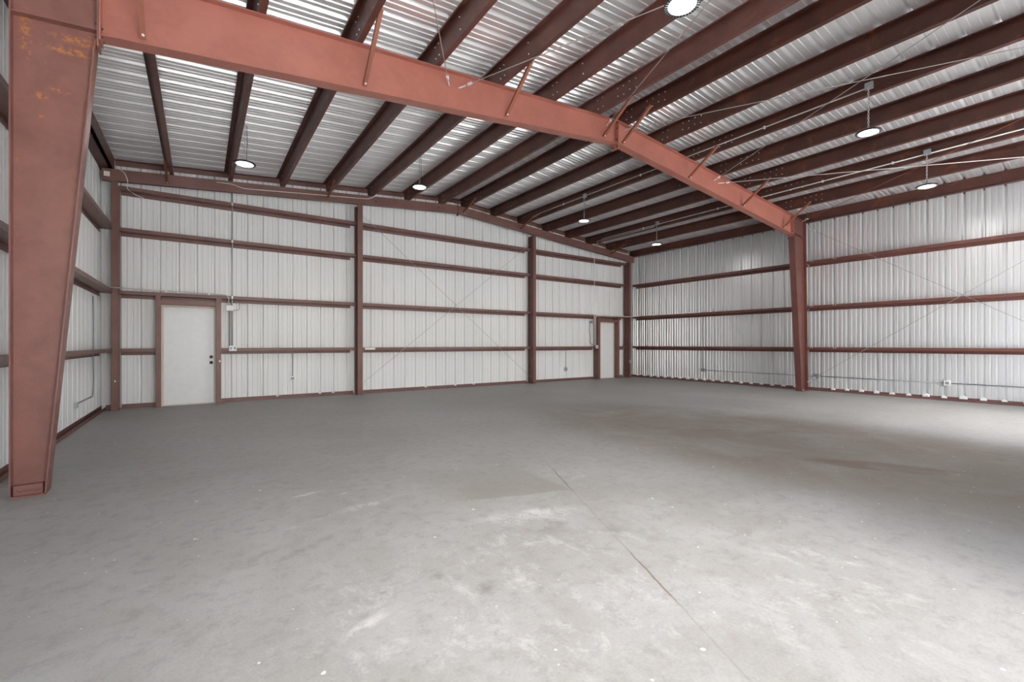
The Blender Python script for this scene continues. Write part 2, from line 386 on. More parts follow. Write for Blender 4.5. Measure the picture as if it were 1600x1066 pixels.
# ------------------------------------------------------------------ walk doors in the back wall
def walk_door(name, x0, x1, h, knobx, knobs, lab):
    y0 = YB - 0.055
    root = bpy.data.objects.new(name, None); COL.objects.link(root); root.location = ((x0 + x1) / 2, YB - 0.03, 0); root['_org'] = tuple(root.location)
    struct(root, lab)
    f = 0.028
    mb = MB()
    mb.box(x0, x0 + f, y0 - 0.03, YB - 0.002, 0.0, h); mb.box(x1 - f, x1, y0 - 0.03, YB - 0.002, 0.0, h); mb.box(x0 + f, x1 - f, y0 - 0.03, YB - 0.002, h - f * 1.3, h)
    mb.box(x0 + f, x1 - f, y0, YB - 0.002, 0.0, 0.018)
    o = mb.build('door_frame', 'doorframe', root); o['label'] = 'raw cream door frame'
    mb = MB().box(x0 + f + 0.004, x1 - f - 0.004, y0, y0 + 0.045, 0.022, h - f * 1.3 - 0.004)
    mb.build('door_leaf', 'white', root, bevel=0.003)
    for k, z in enumerate(knobs):
        nm = 'door_knob' if k == 0 else 'deadbolt'
        if k == 0: prof = [(0.032, 0.0), (0.032, -0.008), (0.012, -0.012), (0.012, -0.035), (0.026, -0.040), (0.030, -0.052), (0.022, -0.064), (0.008, -0.067)]
        else: prof = [(0.033, 0.0), (0.033, -0.012), (0.028, -0.022), (0.014, -0.025)]
        o = MB().lathe(prof, (knobx, y0, z), 20, 'y').build(nm, 'black', root, smooth=True); o['label'] = 'black ' + nm.replace('_', ' ')
    return root
walk_door('door_1', -0.640, 0.275, 2.05, 0.195, (0.865, 0.985), 'white flush door in the left bay of the back wall')
walk_door('door_2', 11.705, 12.595, 2.05, 11.79, (0.97, 1.09), 'white flush door near the right corner of the back wall')

# ------------------------------------------------------------------ sections
T = 0.0045
def zgirt(fn_place, a, b, zt, name, label, group, notch=(0.0, 0.0), mat='girt'):
    """Z girt. fn_place(depth_from_inner_face, z, along)"""
    mb = MB()
    zw = zt - 0.065
    mb.prism(thick([(0.016, zt - 0.002), (0.0025, zt - 0.002), (0.0025, zw), (0.196, zw)], T), fn_place, a, b)
    mb.prism(thick([(0.196, zw + 0.002), (0.196, zt - 0.130), (0.182, zt - 0.130)], T), fn_place, a + notch[0], b - notch[1])
    o = mb.build(name, mat)
    return tag(o, label, 'girt', group)

def pl_back(u, v, w): return (w, GD + u, v)
def pl_left(u, v, w): return (GL - u, w, v)
def pl_right(u, v, w): return (GR + u, w, v)
LV = {G1: 'top', G2: 'second highest', G3: 'third highest', G4: 'lowest'}
LV3 = {G2: 'top', G3: 'middle', G4: 'lowest'}
BAYN = ['from the left corner to the first column', 'between the two inner columns', 'from the second column to the right corner']
BAYS = [(-1.266, 3.168), (3.302, 8.614), (8.730, 13.141)]
gb = 'girts on the back wall'
for bi, (a, b) in enumerate(BAYS):
    for z in (G1, G2, G3):
        zgirt(pl_back, a, b, z, 'wall_girt', 'red %s girt on the back wall %s' % (LV[z], BAYN[bi]), gb, (0.0, 0.09))
zgirt(pl_back, -1.266, -0.722, G4, 'wall_girt', 'short red lowest back wall girt between left corner column and left door', gb)
zgirt(pl_back, 0.367, 3.168, G4, 'wall_girt', 'red lowest girt on the back wall right of the left door', gb, (0, 0.09))
zgirt(pl_back, 3.302, 8.614, G4, 'wall_girt', 'red lowest girt on the back wall in the middle bay, carrying a white sticker', gb, (0, 0.09))
zgirt(pl_back, 8.730, 11.598, G4, 'wall_girt', 'red lowest girt on the back wall left of the right door', gb, (0, 0.06))
zgirt(pl_back, 12.702, 13.141, G4, 'wall_girt', 'very short red lowest girt between the right door and the right corner column', gb)
for z in (G2, G3, G4):
    g = zgirt(pl_left, YW + 0.02, 11.27, z, 'wall_girt', 'red %s girt on the left wall beyond the big tapered column' % LV3[z], 'girts on the left wall')
    for yy in (10.95, 11.05, 11.14): bolt((GL - 0.05, yy, z - 0.069), 'z', g, 0.012, 0.012, sign=-1)
    g = zgirt(pl_left, YF + 0.03, YW - 0.02, z, 'wall_girt', 'red %s left wall girt at the photo edge, nearer than the tapered column' % LV3[z], 'girts on the left wall')
    for dx, yy in ((0.05, 5.02), (0.10, 5.10), (0.06, 5.18)): bolt((GL - dx, yy, z - 0.069), 'z', g, 0.012, 0.012, sign=-1)
    g = zgirt(pl_right, YW + 0.02, 11.27, z, 'wall_girt', 'red %s girt on the right wall beyond the frame column, far bay' % LV3[z], 'girts on the right wall', mat='girt_red')
    for yy in (5.50, 5.62): bolt((GR, yy, z - 0.03), 'x', g, 0.012, 0.012, sign=-1)
    g = zgirt(pl_right, YF + 0.03, YW - 0.02, z, 'wall_girt', 'red %s girt on the right wall this side of the frame column, near bay' % LV3[z], 'girts on the right wall', mat='girt_red')
    for yy in (5.25, 5.20, 4.72, 4.67): bolt((GR, yy, z - 0.03), 'x', g, 0.012, 0.012, sign=-1)

# ---- purlins
PUR_L = [-0.50, 0.50, 1.50, 2.50, 3.50, 4.47, 5.46]
PUR_R = [6.15, 7.16, 8.16, 9.16, 10.15, 11.13, 12.15]
ORD = ['first', 'second', 'third', 'fourth', 'fifth', 'sixth', 'seventh']
def purlin(x, side, bay, label):
    """Z purlin on the sloping rafters; web bottom at x"""
    zb = zraf(x); ang = math.atan(SL) * (1 if side < 0 else -1)
    ca, sa = math.cos(ang), math.sin(ang)
    off = 0.0 if bay == 'near' else 0.006
    def fn(u, v, w): u += off; return (x + u * ca - v * sa, w, zb + 0.003 + u * sa + v * ca)
    y0, y1 = (YF + 0.04, 6.20) if bay == 'near' else (4.50, YB - 0.08)
    h = PD - 0.006
    h0 = 0.0 if bay == 'near' else 0.006
    h1 = h if bay == 'near' else h - 0.0
    mb = MB()
    mb.prism(thick([(0.066, 0.018 + h0), (0.062, h0), (0.0, h0), (0.0, h1 - h0 * 0), (-0.060, h1), (-0.064, h1 - 0.018)], T), fn, y0, y1)
    o = mb.build('roof_purlin', 'purlin_lit' if side < 0 else 'purlin')
    tag(o, label, 'purlin', 'roof purlins of the %s bay' % bay)
    xf = x + off - 0.002
    if bay == 'near':
        pts = [(4.62, .06), (4.62, .20), (5.28, .06), (5.28, .20), (5.18, .06), (5.18, .20)]
        if x > 5: pts = [(4.50, .06), (4.50, .19), (4.62, .08), (4.62, .20), (4.74, .06), (4.74, .19), (4.86, .08), (4.86, .20), (5.18, .06), (5.18, .20), (5.29, .06), (5.29, .20)]
        for yy, zz in pts: bolt((x - 0.0025 - zz * sa, yy, zb + zz), 'x', o, 0.010, 0.014, sign=-1)
    else:
        for yy, zz in [(11.02, .06), (11.02, .19), (11.12, .06), (11.12, .19)] + ([(6.3, .06), (6.3, .19), (10.3, .06), (10.3, .19), (10.45, .06), (10.45, .19)] if x > 5 else []):
            bolt((x + off - 0.0025 - zz * sa, yy, zb + zz), 'x', o, 0.009, 0.012, sign=-1)
    return o
for bay, where in (('near', 'in the near bay above the camera'), ('far', 'in the far bay beyond the rafter')):
    for i, x in enumerate(PUR_L):
        purlin(x, -1, bay, 'dark red roof purlin %s, %s from the left wall' % (where, ORD[i]))
    for i, x in enumerate(PUR_R):
        purlin(x, 1, bay, 'dark red roof purlin %s, %s right of the ridge' % (where, ORD[i]))
# ---- eave struts
def eave(xin, xout, y0, y1, label):
    sg = 1 if xout > xin else -1
    zt = zroof(xin) - 0.004; zb = 4.568; zo = zroof(xout) - 0.004
    mb = MB()
    mb.prism(thick([(xin + sg * 0.05, zb + 0.02), (xin + sg * 0.05, zb), (xin, zb), (xin, zt), (xout - sg * 0.003, zo), (xout - sg * 0.003, zo - 0.03)], T), lambda u, v, w: (u, w, v), y0, y1)
    mb.prism(thick([(xin, zb - 0.0), (xout - sg * 0.003, zb), (xout - sg * 0.003, zb + 0.05)], T), lambda u, v, w: (u, w, v), y0, y1)
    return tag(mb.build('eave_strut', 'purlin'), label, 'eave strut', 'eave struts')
eave(GR, XR, YF + 0.04, YW - 0.01, 'dark red eave strut on top of the right wall, near bay')
eave(GR, XR, YW + 0.01, YB - 0.08, 'dark red eave strut on top of the right wall, far bay')
eave(GL, XL, YW + 0.01, YB - 0.08, 'dark red eave strut on top of the left wall, beyond the tapered column')

# ---- end wall columns
def ibeam_col(x0, x1, z1, label, extra=None):
    t = 0.008; ya, yb = YA, YA + 0.28; xc = (x0 + x1) / 2
    root = empty('end_wall_column', (xc, (ya + yb) / 2, 0), label, 'column', 'columns of the back wall')
    MB().box(x0, x1, ya, ya + t, 0.012, z1).build('flange', 'girt', root)
    MB().box(x0, x1, yb - t, yb, 0.012, z1).build('flange', 'girt', root)
    MB().box(xc - 0.004, xc + 0.004, ya + t, yb - t, 0.012, z1).build('web', 'girt', root)
    MB().box(x0 - 0.012, x1 + 0.012, ya - 0.012, yb + 0.005, 0, 0.012).build('base_plate', 'girt', root)
    return root
DR = 0.225
ec = [(-1.370, -1.270, 'slim red corner column at the left end of the back wall'), (3.172, 3.298, 'red column in the back wall, first right of the left door'),
      (8.618, 8.726, 'red column in the back wall, second right of the left door'), (13.145, 13.245, 'red corner column at the right end of the back wall')]
for x0, x1, lab in ec:
    r = ibeam_col(x0, x1, min(zraf(x0), zraf(x1)) - DR - 0.004, lab)
    if x0 > 12:
        pass
# ---- end rafters
for x0, x1, lab in ((-1.50, XRIDGE - 0.004, 'red end rafter over the back wall, left of the ridge'), (XRIDGE + 0.004, 13.40, 'red end rafter over the back wall, right of the ridge')):
    mb = MB(); za, zb = zraf(x0), zraf(x1); t = 0.007
    Pm = lambda u, v, w: (u, w, v)
    mb.prism([(x0, za - DR), (x1, zb - DR), (x1, zb), (x0, za)], Pm, YA, YA + t)
    mb.prism([(x0, za - DR), (x1, zb - DR), (x1, zb - DR + t), (x0, za - DR + t)], Pm, YA + t, YA + 0.08)
    mb.prism([(x0, za - t), (x1, zb - t), (x1, zb), (x0, za)], Pm, YA + t, YA + 0.08)
    o = tag(mb.build('end_rafter', 'girt'), lab, 'rafter', 'end rafters')
    xs = (1.85, 3.62, 5.35) if x0 < 0 else (9.05, 10.05)
    for x in xs: bolt((x, YA, zraf(x) - 0.13), 'y', o, 0.022, 0.012, 'darkbolt', -1)
    if x0 < 0:
        p = MB().box(XRIDGE - 0.016, XRIDGE - 0.004, YA - 0.015, YA + 0.07, zraf(XRIDGE) - DR - 0.07, zraf(XRIDGE) + 0.02).build('splice_plate', 'purlin', o)

# ---- framed openings around the walk doors
def door_post(x0, x1, label):
    mb = MB()
    mb.prism(thick([(x0 + 0.003, 0.0), (x0 + 0.003, 0.0)], T), pl_back, 0, 1) if False else None
    t = 0.005
    mb.box(x0, x1, 11.25, 11.25 + t, 0.001, 2.215); mb.box(x0, x0 + t, 11.25 + t, YB - 0.004, 0.001, 2.215); mb.box(x1 - t, x1, 11.25 + t, YB - 0.004, 0.001, 2.215)
    return tag(mb.build('door_post', 'girt'), label, 'door post', 'steel posts beside the doors')
door_post(-0.722, -0.641, 'red steel post on the left side of the left door')
door_post(0.276, 0.366, 'red steel post on the right side of the left door')
door_post(11.600, 11.702, 'red steel post on the left side of the right door')
door_post(12.598, 12.700, 'red steel post on the right side of the right door')
def header(x0, x1, label):
    mb = MB(); t = 0.005
    mb.box(x0, x1, 11.27, 11.27 + t, 2.052, 2.150); mb.box(x0, x1, 11.27 + t, YB - 0.004, 2.052, 2.052 + t); mb.box(x0, x1, 11.27 + t, YB - 0.01, 2.145, 2.150)
    return tag(mb.build('door_header', 'girt'), label, 'door header', 'steel headers over the doors')
header(-0.640, 0.275, 'red steel header over the left door')
h2 = header(11.703, 12.597, 'red steel header over the right door')
o = MB().box(12.40, 12.47, 11.262, 11.270, 2.10, 2.14).build('dark_hole', 'darkbolt', h2); o['label'] = 'black square for a dark hole'  # thin black block standing in for a dark hole in the header

# ------------------------------------------------------------------ rigid frame: columns and rafters
FW = 0.075
Pm = lambda u, v, w: (u, w, v)
def strip(p0, p1, t, side):                           # a plate along p0-p1, thickness t to the given side (2D outline)
    a, b = Vector(p0), Vector(p1); d = (b - a).normalized(); n = Vector((-d.y, d.x)) * t * side
    return [tuple(a), tuple(b), tuple(b + n), tuple(a + n)]
def frame_column(name, sgn, xo, xot, xib, xit, zi, xe, label, mat='frame'):
    """sgn +1: left column (inner side towards +x)"""
    t = 0.010
    zo = zraf(xot) - 0.02; ze = zraf(xe) - 0.01
    root = empty(name, ((xo + xib) / 2, YW, 0), label, 'column', 'tapered columns of the steel frame')
    MB().prism([(xo, 0.014), (xot, zo), (xe, ze), (xe, zi), (xit, zi), (xib, 0.014)], Pm, YW - 0.004, YW + 0.004).build('web', mat, root)
    MB().prism(strip((xo, 0.014), (xot, zo), t, 1 if sgn > 0 else -1), Pm, YW - FW, YW + FW).build('outer_flange', mat, root)
    MB().prism(strip((xib, 0.014), (xit, zi), t, -1 if sgn > 0 else 1), Pm, YW - FW, YW + FW).build('inner_flange', mat, root)
    MB().prism(strip((xot, zo), (xe, ze), 0.008, 1 if sgn > 0 else -1), Pm, YW - FW, YW + FW).build('cap_plate', mat, root)
    dz = (zi + 0.055) + (xot - xe) * sgn * -1 * 0 
    zs0 = zi + 0.10 - SL * abs(xe - xot)                # knee stiffener follows the rafter flange
    for s in (-1, 1):
        MB().prism(strip((xot + sgn * 0.002, zs0), (xe, zi + 0.10), 0.010, -1), Pm, YW + s * 0.004, YW + s * (FW - 0.004)).build('stiffener', mat, root)
    a, b = sorted((xe, xe + sgn * 0.012))
    MB().box(a, b, YW - FW, YW + FW, zi - 0.05, ze + 0.005).build('end_plate', mat, root)
    for z in (zi + 0.02, zi + 0.14, zi + 0.36, zi + 0.48):
        for s in (-1, 1):
            bolt((xe - sgn * 0.0, YW + s * 0.047, z), 'x', root, 0.016, 0.028, 'darkbolt', -sgn)
    a, b = sorted((xo - sgn * 0.001, xib + sgn * 0.003))
    MB().box(a, b, YW - FW - 0.002, YW + FW + 0.002, 0, 0.014).build('base_plate', mat, root)
    return root
cl = frame_column('frame_column', 1, -1.262, -1.262, -1.068, -0.760, 3.93, -0.745, 'large tapered red steel column in the left foreground')
# grout clip and scribble at its foot
MB().box(-1.251, -1.079, YW - 0.064, YW - 0.004, 0.014, 0.098).build('base_clip', 'frame', cl, bevel=0.003)
pts = []
for i in range(60):
    u = i / 59
    pts.append((-1.235 + 0.145 * u, YW - 0.0645, 0.052 + 0.007 * math.sin(u * 47) + 0.004 * math.sin(u * 21 + 1) - 0.004 * u))
o = MB().tube(pts, 0.0012, 5).build('scribble', 'pencil', cl); o['label'] = 'dark handwritten scribble'
cr = frame_column('frame_column', -1, 13.430, 13.310, 13.075, 12.640, 4.05, 12.615, 'tapered red steel column standing before the right wall', 'girt_red')
for yy in (-0.04, 0.04): bolt((13.24, YW + yy, 0.014), 'z', cr, 0.012, 0.03)

def rafter(x0, x1, d0, d1, label, left):
    """I rafter from x0 to x1, web depth d0 -> d1 (vertical)"""
    t = 0.009
    za, zb = zraf(x0), zraf(x1)
    root = empty('rafter', ((x0 + x1) / 2, YW, min(za - d0, zb - d1)), label, 'rafter', 'main rafters of the steel frame')
    MB().prism([(x0, za - d0), (x1, zb - d1), (x1, zb - t), (x0, za - t)], Pm, YW - 0.004, YW + 0.004).build('web', 'rafter', root)
    MB().prism([(x0, za - t), (x1, zb - t), (x1, zb), (x0, za)], Pm, YW - FW, YW + FW).build('top_flange', 'rafter', root)
    MB().prism([(x0, za - d0 - t), (x1, zb - d1 - t), (x1, zb - d1), (x0, za - d0)], Pm, YW - FW, YW + FW).build('bottom_flange', 'rafter', root)
    for x, d in ((x0, d0), (x1, d1)):
        z = zraf(x)
        a, b = (x, x + 0.012) if x == x0 else (x - 0.012, x)
        low = 0.10 if abs(x - XRIDGE) < 0.1 else 0.05
        MB().box(a, b, YW - FW, YW + FW, z - d - low, z + 0.002).build('end_plate', 'rafter', root)
        sg = 1 if x == x0 else -1
        for zz in ((z - d - low + 0.03), (z - d + 0.05), (z - 0.15), (z - 0.05)):
            for s in (-1, 1): bolt((x + sg * 0.012, YW + s * 0.047, zz), 'x', root, 0.015, 0.026, 'darkbolt', sg)
    return root
raf_l = rafter(-0.731, XRIDGE + 0.018, 0.605, 0.395, 'long red rafter from the tapered left column up to the ridge', True)
raf_r = rafter(XRIDGE + 0.020, 12.601, 0.395, 0.490, 'red rafter from the ridge down to the right wall column', False)
def raf_bot(x):
    if x < XRIDGE: return zraf(x) - (0.605 + (0.395 - 0.605) * (x + 0.731) / (XRIDGE + 0.749))
    return zraf(x) - (0.395 + (0.490 - 0.395) * (x - XRIDGE) / (12.6 - XRIDGE))

# ---- flange braces (angles from the rafter's bottom flange up to the purlins)
def angle_brace(p0, p1, mat, label, group):
    p0, p1 = Vector(p0), Vector(p1); d = (p1 - p0).normalized()
    ux = Vector((1, 0, 0)); n = d.cross(ux).normalized()
    w = 0.042; t = 0.005
    mb = MB()
    prof = [(0, 0), (w, 0), (w, t), (t, t), (t, w), (0, w)]
    L = (p1 - p0).length
    mb.prism(prof, lambda u, v, q: tuple(p0 + d * q + ux * (u - w / 2) + n * v), 0, L)
    o = tag(mb.build('flange_brace', mat), label, 'brace', group)
    q = p0 + d * 0.02
    bolt((q.x, q.y - 0.012, q.z), 'y', o, 0.013, 0.02, 'bolt', -1)
    return o
FB = [(-0.40, 'at the left rafter end nearest the tapered column'), (1.63, 'second from the left column on the main rafter'), (3.66, 'third from the left column on the main rafter'),
      (5.66, 'just left of the ridge joint'), (6.14, 'just right of the ridge joint'), (8.12, 'on the right rafter, second down from the ridge'), (10.18, 'on the right rafter, third down from the ridge'), (12.16, 'on the right rafter beside the right column')]
for x, w in FB:
    zb = raf_bot(x)
    angle_brace((x - 0.03, YW - 0.045, zb + 0.045), (x - 0.035, 4.72, zraf(x) + 0.05), 'brace', 'red angle brace from rafter to purlin, ' + w, 'braces of the main rafter')
for x, w, m in ((-0.50, 'first from the left, heavily rusted', 'rustbrace'), (2.50, 'second from the left', 'rustbrace'), (6.14, 'at the ridge', 'rustbrace'), (8.13, 'right of the ridge beside the second column', 'rustbrace'), (12.12, 'nearest the right corner', 'rustbrace')):
    angle_brace((x - 0.03, YA - 0.02, zraf(x) - DR + 0.04), (x - 0.035, 10.45, zraf(x) + 0.06), m, 'short rusty brace on the end rafter, ' + w, 'braces of the end rafter')

# ---- rod bracing
def rod(p0, p1, label, group, mat='rod', r=0.0055, eye=True):
    p0, p1 = Vector(p0), Vector(p1); d = (p1 - p0).normalized()
    mb = MB().tube([p0 - d * 0.0, p1], r, 6)
    o = tag(mb.build('brace_rod', mat), label, 'brace rod', group)
    if eye:
        q = p0 + d * 0.17
        MB().tube([q - d * 0.03, q - d * 0.012, q + d * 0.012, q + d * 0.03], 0.019, 8).build('eye_nut', 'bolt', o)
        MB().tube([p0 - d * 0.02, p0 + d * 0.10], 0.0105, 8).build('threaded_end', 'bolt', o)
    return o
YR = YW - 0.012
def zrod(x): return zraf(x) - 0.10
YE = YF + 0.25
gr = 'roof cross bracing rods'
rod((2.72, YR, zraf(2.72) - 0.17), (-1.15, YE, zraf(-1.15) - 0.06), 'thin steel bracing rod under the roof sloping toward the upper left from the left rafter', gr)
rod((2.88, YR, zraf(2.88) - 0.17), (5.85, YE, zraf(5.85) - 0.06), 'pale steel bracing rod crossing purlins from mid left rafter toward the upper right', gr)
rod((5.72, YR, zraf(5.72) - 0.12), (2.90, YE, zraf(2.9) - 0.06), 'thin dark bracing rod rising from the rafter just left of the ridge', gr, 'greyrod')
rod((6.20, YR, zraf(6.2) - 0.06), (9.00, YE, zraf(9.0) - 0.06), 'thin bracing rod running right from the rafter at the ridge', gr)
rod((9.02, YR, zraf(9.02) - 0.14), (6.10, YE, zraf(6.1) - 0.06), 'thin bracing rod rising steeply from mid right rafter toward the top edge', gr)
rod((9.22, YR, zraf(9.22) - 0.14), (13.25, YE, zraf(13.25) - 0.06), 'pale bracing rod crossing low from mid right rafter to the photo right edge', gr, 'rod', 0.0075)
rod((13.15, YR - 0.05, zraf(13.15) - 0.03), (9.20, YE, zraf(9.2) - 0.06), 'dark thin bracing rod rising from the top of the right column', gr, 'brace')
gw = 'wall cross bracing'
rod((13.405, 5.28, 4.37), (13.405, YE, 0.25), 'steel wall brace on the right wall falling rightward from the column top', gw, 'greyrod')
rod((13.385, 5.28, 0.25), (13.385, YE, 4.37), 'steel wall brace on the right wall rising rightward from the column foot', gw, 'greyrod')
rod((3.29, 11.262, 4.50), (8.62, 11.262, 0.17), 'thin grey wall brace in the middle back bay falling from left to right', gw, 'greyrod', 0.005)
rod((3.29, 11.245, 0.26), (8.57, 11.245, 4.42), 'thin grey wall brace in the middle back bay rising from left to right', gw, 'greyrod', 0.005)

# ------------------------------------------------------------------ lamps
def lamp(x, y, z, zc, label, group):
    root = empty('high_bay_lamp', (x, y, z), label, 'lamp', group)
    R = 0.158
    MB().lathe([(0.122, 0.002), (R - 0.004, 0.0), (R, 0.005), (R, 0.016), (R - 0.012, 0.024), (0.07, 0.030), (0.05, 0.052), (0.03, 0.058)], (x, y, z), 40).build('housing', 'lampbody', root)
    MB().lathe([(0.110, -0.003), (0.120, -0.001), (0.122, 0.003), (0.110, 0.0035)], (x, y, z), 40).build('lens', 'lens', root)
    mb = MB()
    for j in range(32):                               # radial cooling slots round the rim
        an = 2 * PI * j / 32; ca, sa = math.cos(an), math.sin(an)
        mb.tube([(x + 0.126 * ca, y + 0.126 * sa, z - 0.0005), (x + 0.150 * ca, y + 0.150 * sa, z - 0.0005)], 0.0028, 4)
    mb.build('rim_slots', 'box', root)
    MB().tube([(x, y, z + 0.055), (x, y, z + 0.085)], 0.010, 8).build('hook', 'box', root)
    mb = MB(); zz = z + 0.080; k = 0
    while zz < zc - 0.02:
        a = 0.011; pts = []
        for j in range(9):
            an = 2 * PI * j / 8
            q = (a * math.cos(an), 0.021 * math.sin(an))
            pts.append((x + (q[0] if k % 2 else 0), y + (0 if k % 2 else q[0]), zz + 0.018 + q[1]))
        mb.tube(pts, 0.0038, 5); zz += 0.031; k += 1
    mb.build('chain', 'emt', root)
    MB().tube([(x + 0.02, y, z + 0.055), (x + 0.035, y, z + (zc - z) * 0.5), (x + 0.03, y, zc - 0.02)], 0.0045, 6).build('cord', 'black', root)
    li = bpy.data.lights.new('lamp_light', 'AREA'); li.shape = 'DISK'; li.size = 0.23; li.energy = LAMP_W; li.color = (1.0, 0.99, 0.97)
    lo = bpy.data.objects.new('lamp_light', li); COL.objects.link(lo); lo.parent = root; lo.location = (0, 0, -0.012)
    return root
LAMP_W = 9.0
lamps = [(0.585, 8.30, 4.13, 'round black high bay lamp hanging from the leftmost lit purlin near the back wall'), (3.585, 8.35, 4.38, 'round high bay lamp hanging left of the ridge in the far bay'),
         (8.10, 8.36, 4.42, 'small round high bay lamp in the far bay, first right of the ridge'), (11.07, 8.38, 4.20, 'small round high bay lamp in the far bay nearest the right wall'),
         (3.56, 2.42, 4.31, 'large round high bay lamp cut by the top edge of the photo'), (8.08, 2.39, 4.37, 'round high bay lamp hanging on a chain in the upper right, near bay'),
         (11.07, 2.39, 4.18, 'round high bay lamp hanging in front of the right wall, near bay')]
for i, (x, y, z, lab) in enumerate(lamps):
    zc = zraf(x) + 0.07
    lamp(x, y, z, zc, lab, 'high bay lamps')
    # junction box on the purlin web next to it
    xb = x
    mb = MB()
    if x > 6: mb.box(xb + 0.005, xb + 0.055, y - 0.05, y + 0.05, zc - 0.02, zc + 0.08)
    else: mb.box(xb - 0.055, xb + 0.0, y - 0.05, y + 0.05, zc - 0.01, zc + 0.09)
    o = mb.build('junction_box', 'box', bevel=0.004)
    tag(o, 'small metal junction box above the %s' % ['lamp nearest the left wall', 'lamp left of the ridge in the far bay', 'far bay lamp right of the ridge', 'far bay lamp nearest the right wall', 'lamp cut by the top photo edge', 'near bay lamp in the upper right', 'lamp in front of the right wall'][i], 'junction box', 'junction boxes above the lamps')

# ------------------------------------------------------------------ conduits, cables, boxes
def conduit(pts, label, mat='emt', r=0.0115, name='conduit', cat='conduit', clips=()):
    P = [Vector(p) for p in pts]; out = [P[0]]
    for i in range(1, len(P) - 1):                     # swept bends
        a = (P[i - 1] - P[i]); b = (P[i + 1] - P[i]); rr = min(0.10, a.length * 0.45, b.length * 0.45)
        p0 = P[i] + a.normalized() * rr; p1 = P[i] + b.normalized() * rr
        for k in range(6):
            s = k / 5; out.append(p0 * (1 - s) ** 2 + P[i] * 2 * s * (1 - s) + p1 * s ** 2)
    out.append(P[-1])
    o = MB().tube(out, r, 8).build(name, mat, smooth=True)
    tag(o, label, cat)
    for c in clips:
        c = Vector(c)
        MB().box(c.x - 0.014, c.x + 0.014, c.y - 0.014, c.y + 0.014, c.z - 0.025, c.z + 0.025).build('clip', 'bolt', o)
    return o
yc = GD - 0.0112
conduit([(-1.52, 11.06, 2.31), (-1.15, yc - 0.22, 2.31), (0.50, yc, 2.300), (0.50, yc, 2.08)], 'thin metal conduit along the girt above the left door', clips=[(-0.55, yc - 0.14, 2.30), (0.15, yc - 0.05, 2.30)])
conduit([(0.566, yc, 4.60), (0.566, yc, 1.215)], 'tall vertical conduit just right of the left door', clips=[(0.566, yc, 2.26), (0.566, yc, 3.46), (0.566, yc, 4.26)])
conduit([(0.515, yc - 0.002, 1.975), (0.515, yc - 0.002, 1.215)], 'short conduit between the switch box and the outlet box', 'greyemt')
conduit([(0.60, yc, 2.20), (0.70, yc + 0.01, 2.14), (0.70, yc + 0.01, 1.99), (0.59, yc, 1.98)], 'small looped grey cable beside the switch box', 'greyemt', 0.007, 'cable', 'cable')
conduit([(-1.30, YA - 0.01, 4.58), (-1.18, YA - 0.01, 4.52), (-1.12, YA - 0.012, 4.35), (-1.15, YA - 0.014, 4.21), (-1.02, YA, 4.12), (-0.90, 11.2, 4.09)], 'loose white cable curling down from the left rafter end', 'plastic', 0.006, 'cable', 'cable')
conduit([(0.28, YA - 0.007, zraf(0.28) - 0.05), (0.566, YA - 0.007, zraf(0.566) - 0.06), (0.75, YA - 0.007, zraf(0.75) - 0.13), (3.45, YA - 0.007, zraf(3.45) - 0.08), (3.62, YA - 0.007, zraf(3.62) + 0.02)], 'thin white cable along the end rafter over the left bay', 'plastic', 0.007, 'cable', 'cable')
conduit([(11.42, yc - 0.02, 4.78), (11.42, yc - 0.02, 1.20)], 'tall white vertical conduit left of the right door', 'plastic')
conduit([(11.47, yc - 0.03, 1.20), (11.47, yc - 0.03, 2.262), (13.00, yc - 0.24, 2.262), (13.40, 11.02, 2.29), (13.440, 10.85, 2.30), (13.440, 8.55, 2.300)], 'white conduit over the right door turning the corner onto the right wall girt', 'plastic', 0.011, clips=[(13.44, 10.3, 2.3), (13.44, 9.1, 2.3)])
# runs along the purlins
xq = 8.16 - 0.0140
conduit([(8.13, 10.62, zraf(8.13) + 0.03), (xq, 10.3, zraf(8.16) + 0.11), (xq, 2.44, zraf(8.16) + 0.10)], 'thin conduit along the third purlin right of the ridge', clips=[(xq, 9.2, zraf(8.16) + 0.11), (xq, 6.6, zraf(8.16) + 0.10), (xq, 3.9, zraf(8.16) + 0.10)])
xq = 11.13 - 0.0150
conduit([(11.42, yc - 0.02, 4.70), (11.40, 11.02, 4.80), (11.20, 10.9, zraf(11.13) + 0.08), (xq, 10.5, zraf(11.13) + 0.08), (xq, YF + 0.3, zraf(11.13) + 0.08)], 'long conduit along the sixth purlin right of the ridge', 'emt', 0.0125, clips=[(xq, 8.9, zraf(11.13) + 0.08), (xq, 6.5, zraf(11.13) + 0.08), (xq, 4.1, zraf(11.13) + 0.08), (xq, 2.9, zraf(11.13) + 0.08)])
conduit([(11.30, 11.0, 4.71), (11.10, 10.85, 4.76), (11.075, 10.5, zraf(11.13) + 0.015), (11.085, 8.46, zraf(11.13) + 0.03)], 'second thin conduit beside the sixth purlin, far end', 'emt', 0.010)
# right wall low run
xw = XR - 0.0102
conduit([(xw, 8.43, 0.395), (xw, 5.22, 0.385)], 'low grey conduit on the right wall beyond the frame column', 'greyemt', 0.010)
conduit([(xw, 5.10, 0.39), (xw, 2.66, 0.385)], 'low grey conduit on the right wall just right of the frame column', 'greyemt', 0.010)
conduit([(xw, 2.55, 0.385), (xw, YF + 0.3, 0.375)], 'low grey conduit on the right wall at the photo edge', 'greyemt', 0.010)
conduit([(xw, 8.49, 2.14), (xw + 0.004, 8.52, 1.6), (xw, 8.47, 1.24), (xw + 0.002, 8.52, 0.85), (xw - 0.004, 8.49, 0.45)], 'dangling grey cable dropping down the right wall to an outlet', 'greyemt', 0.007, 'cable', 'cable')
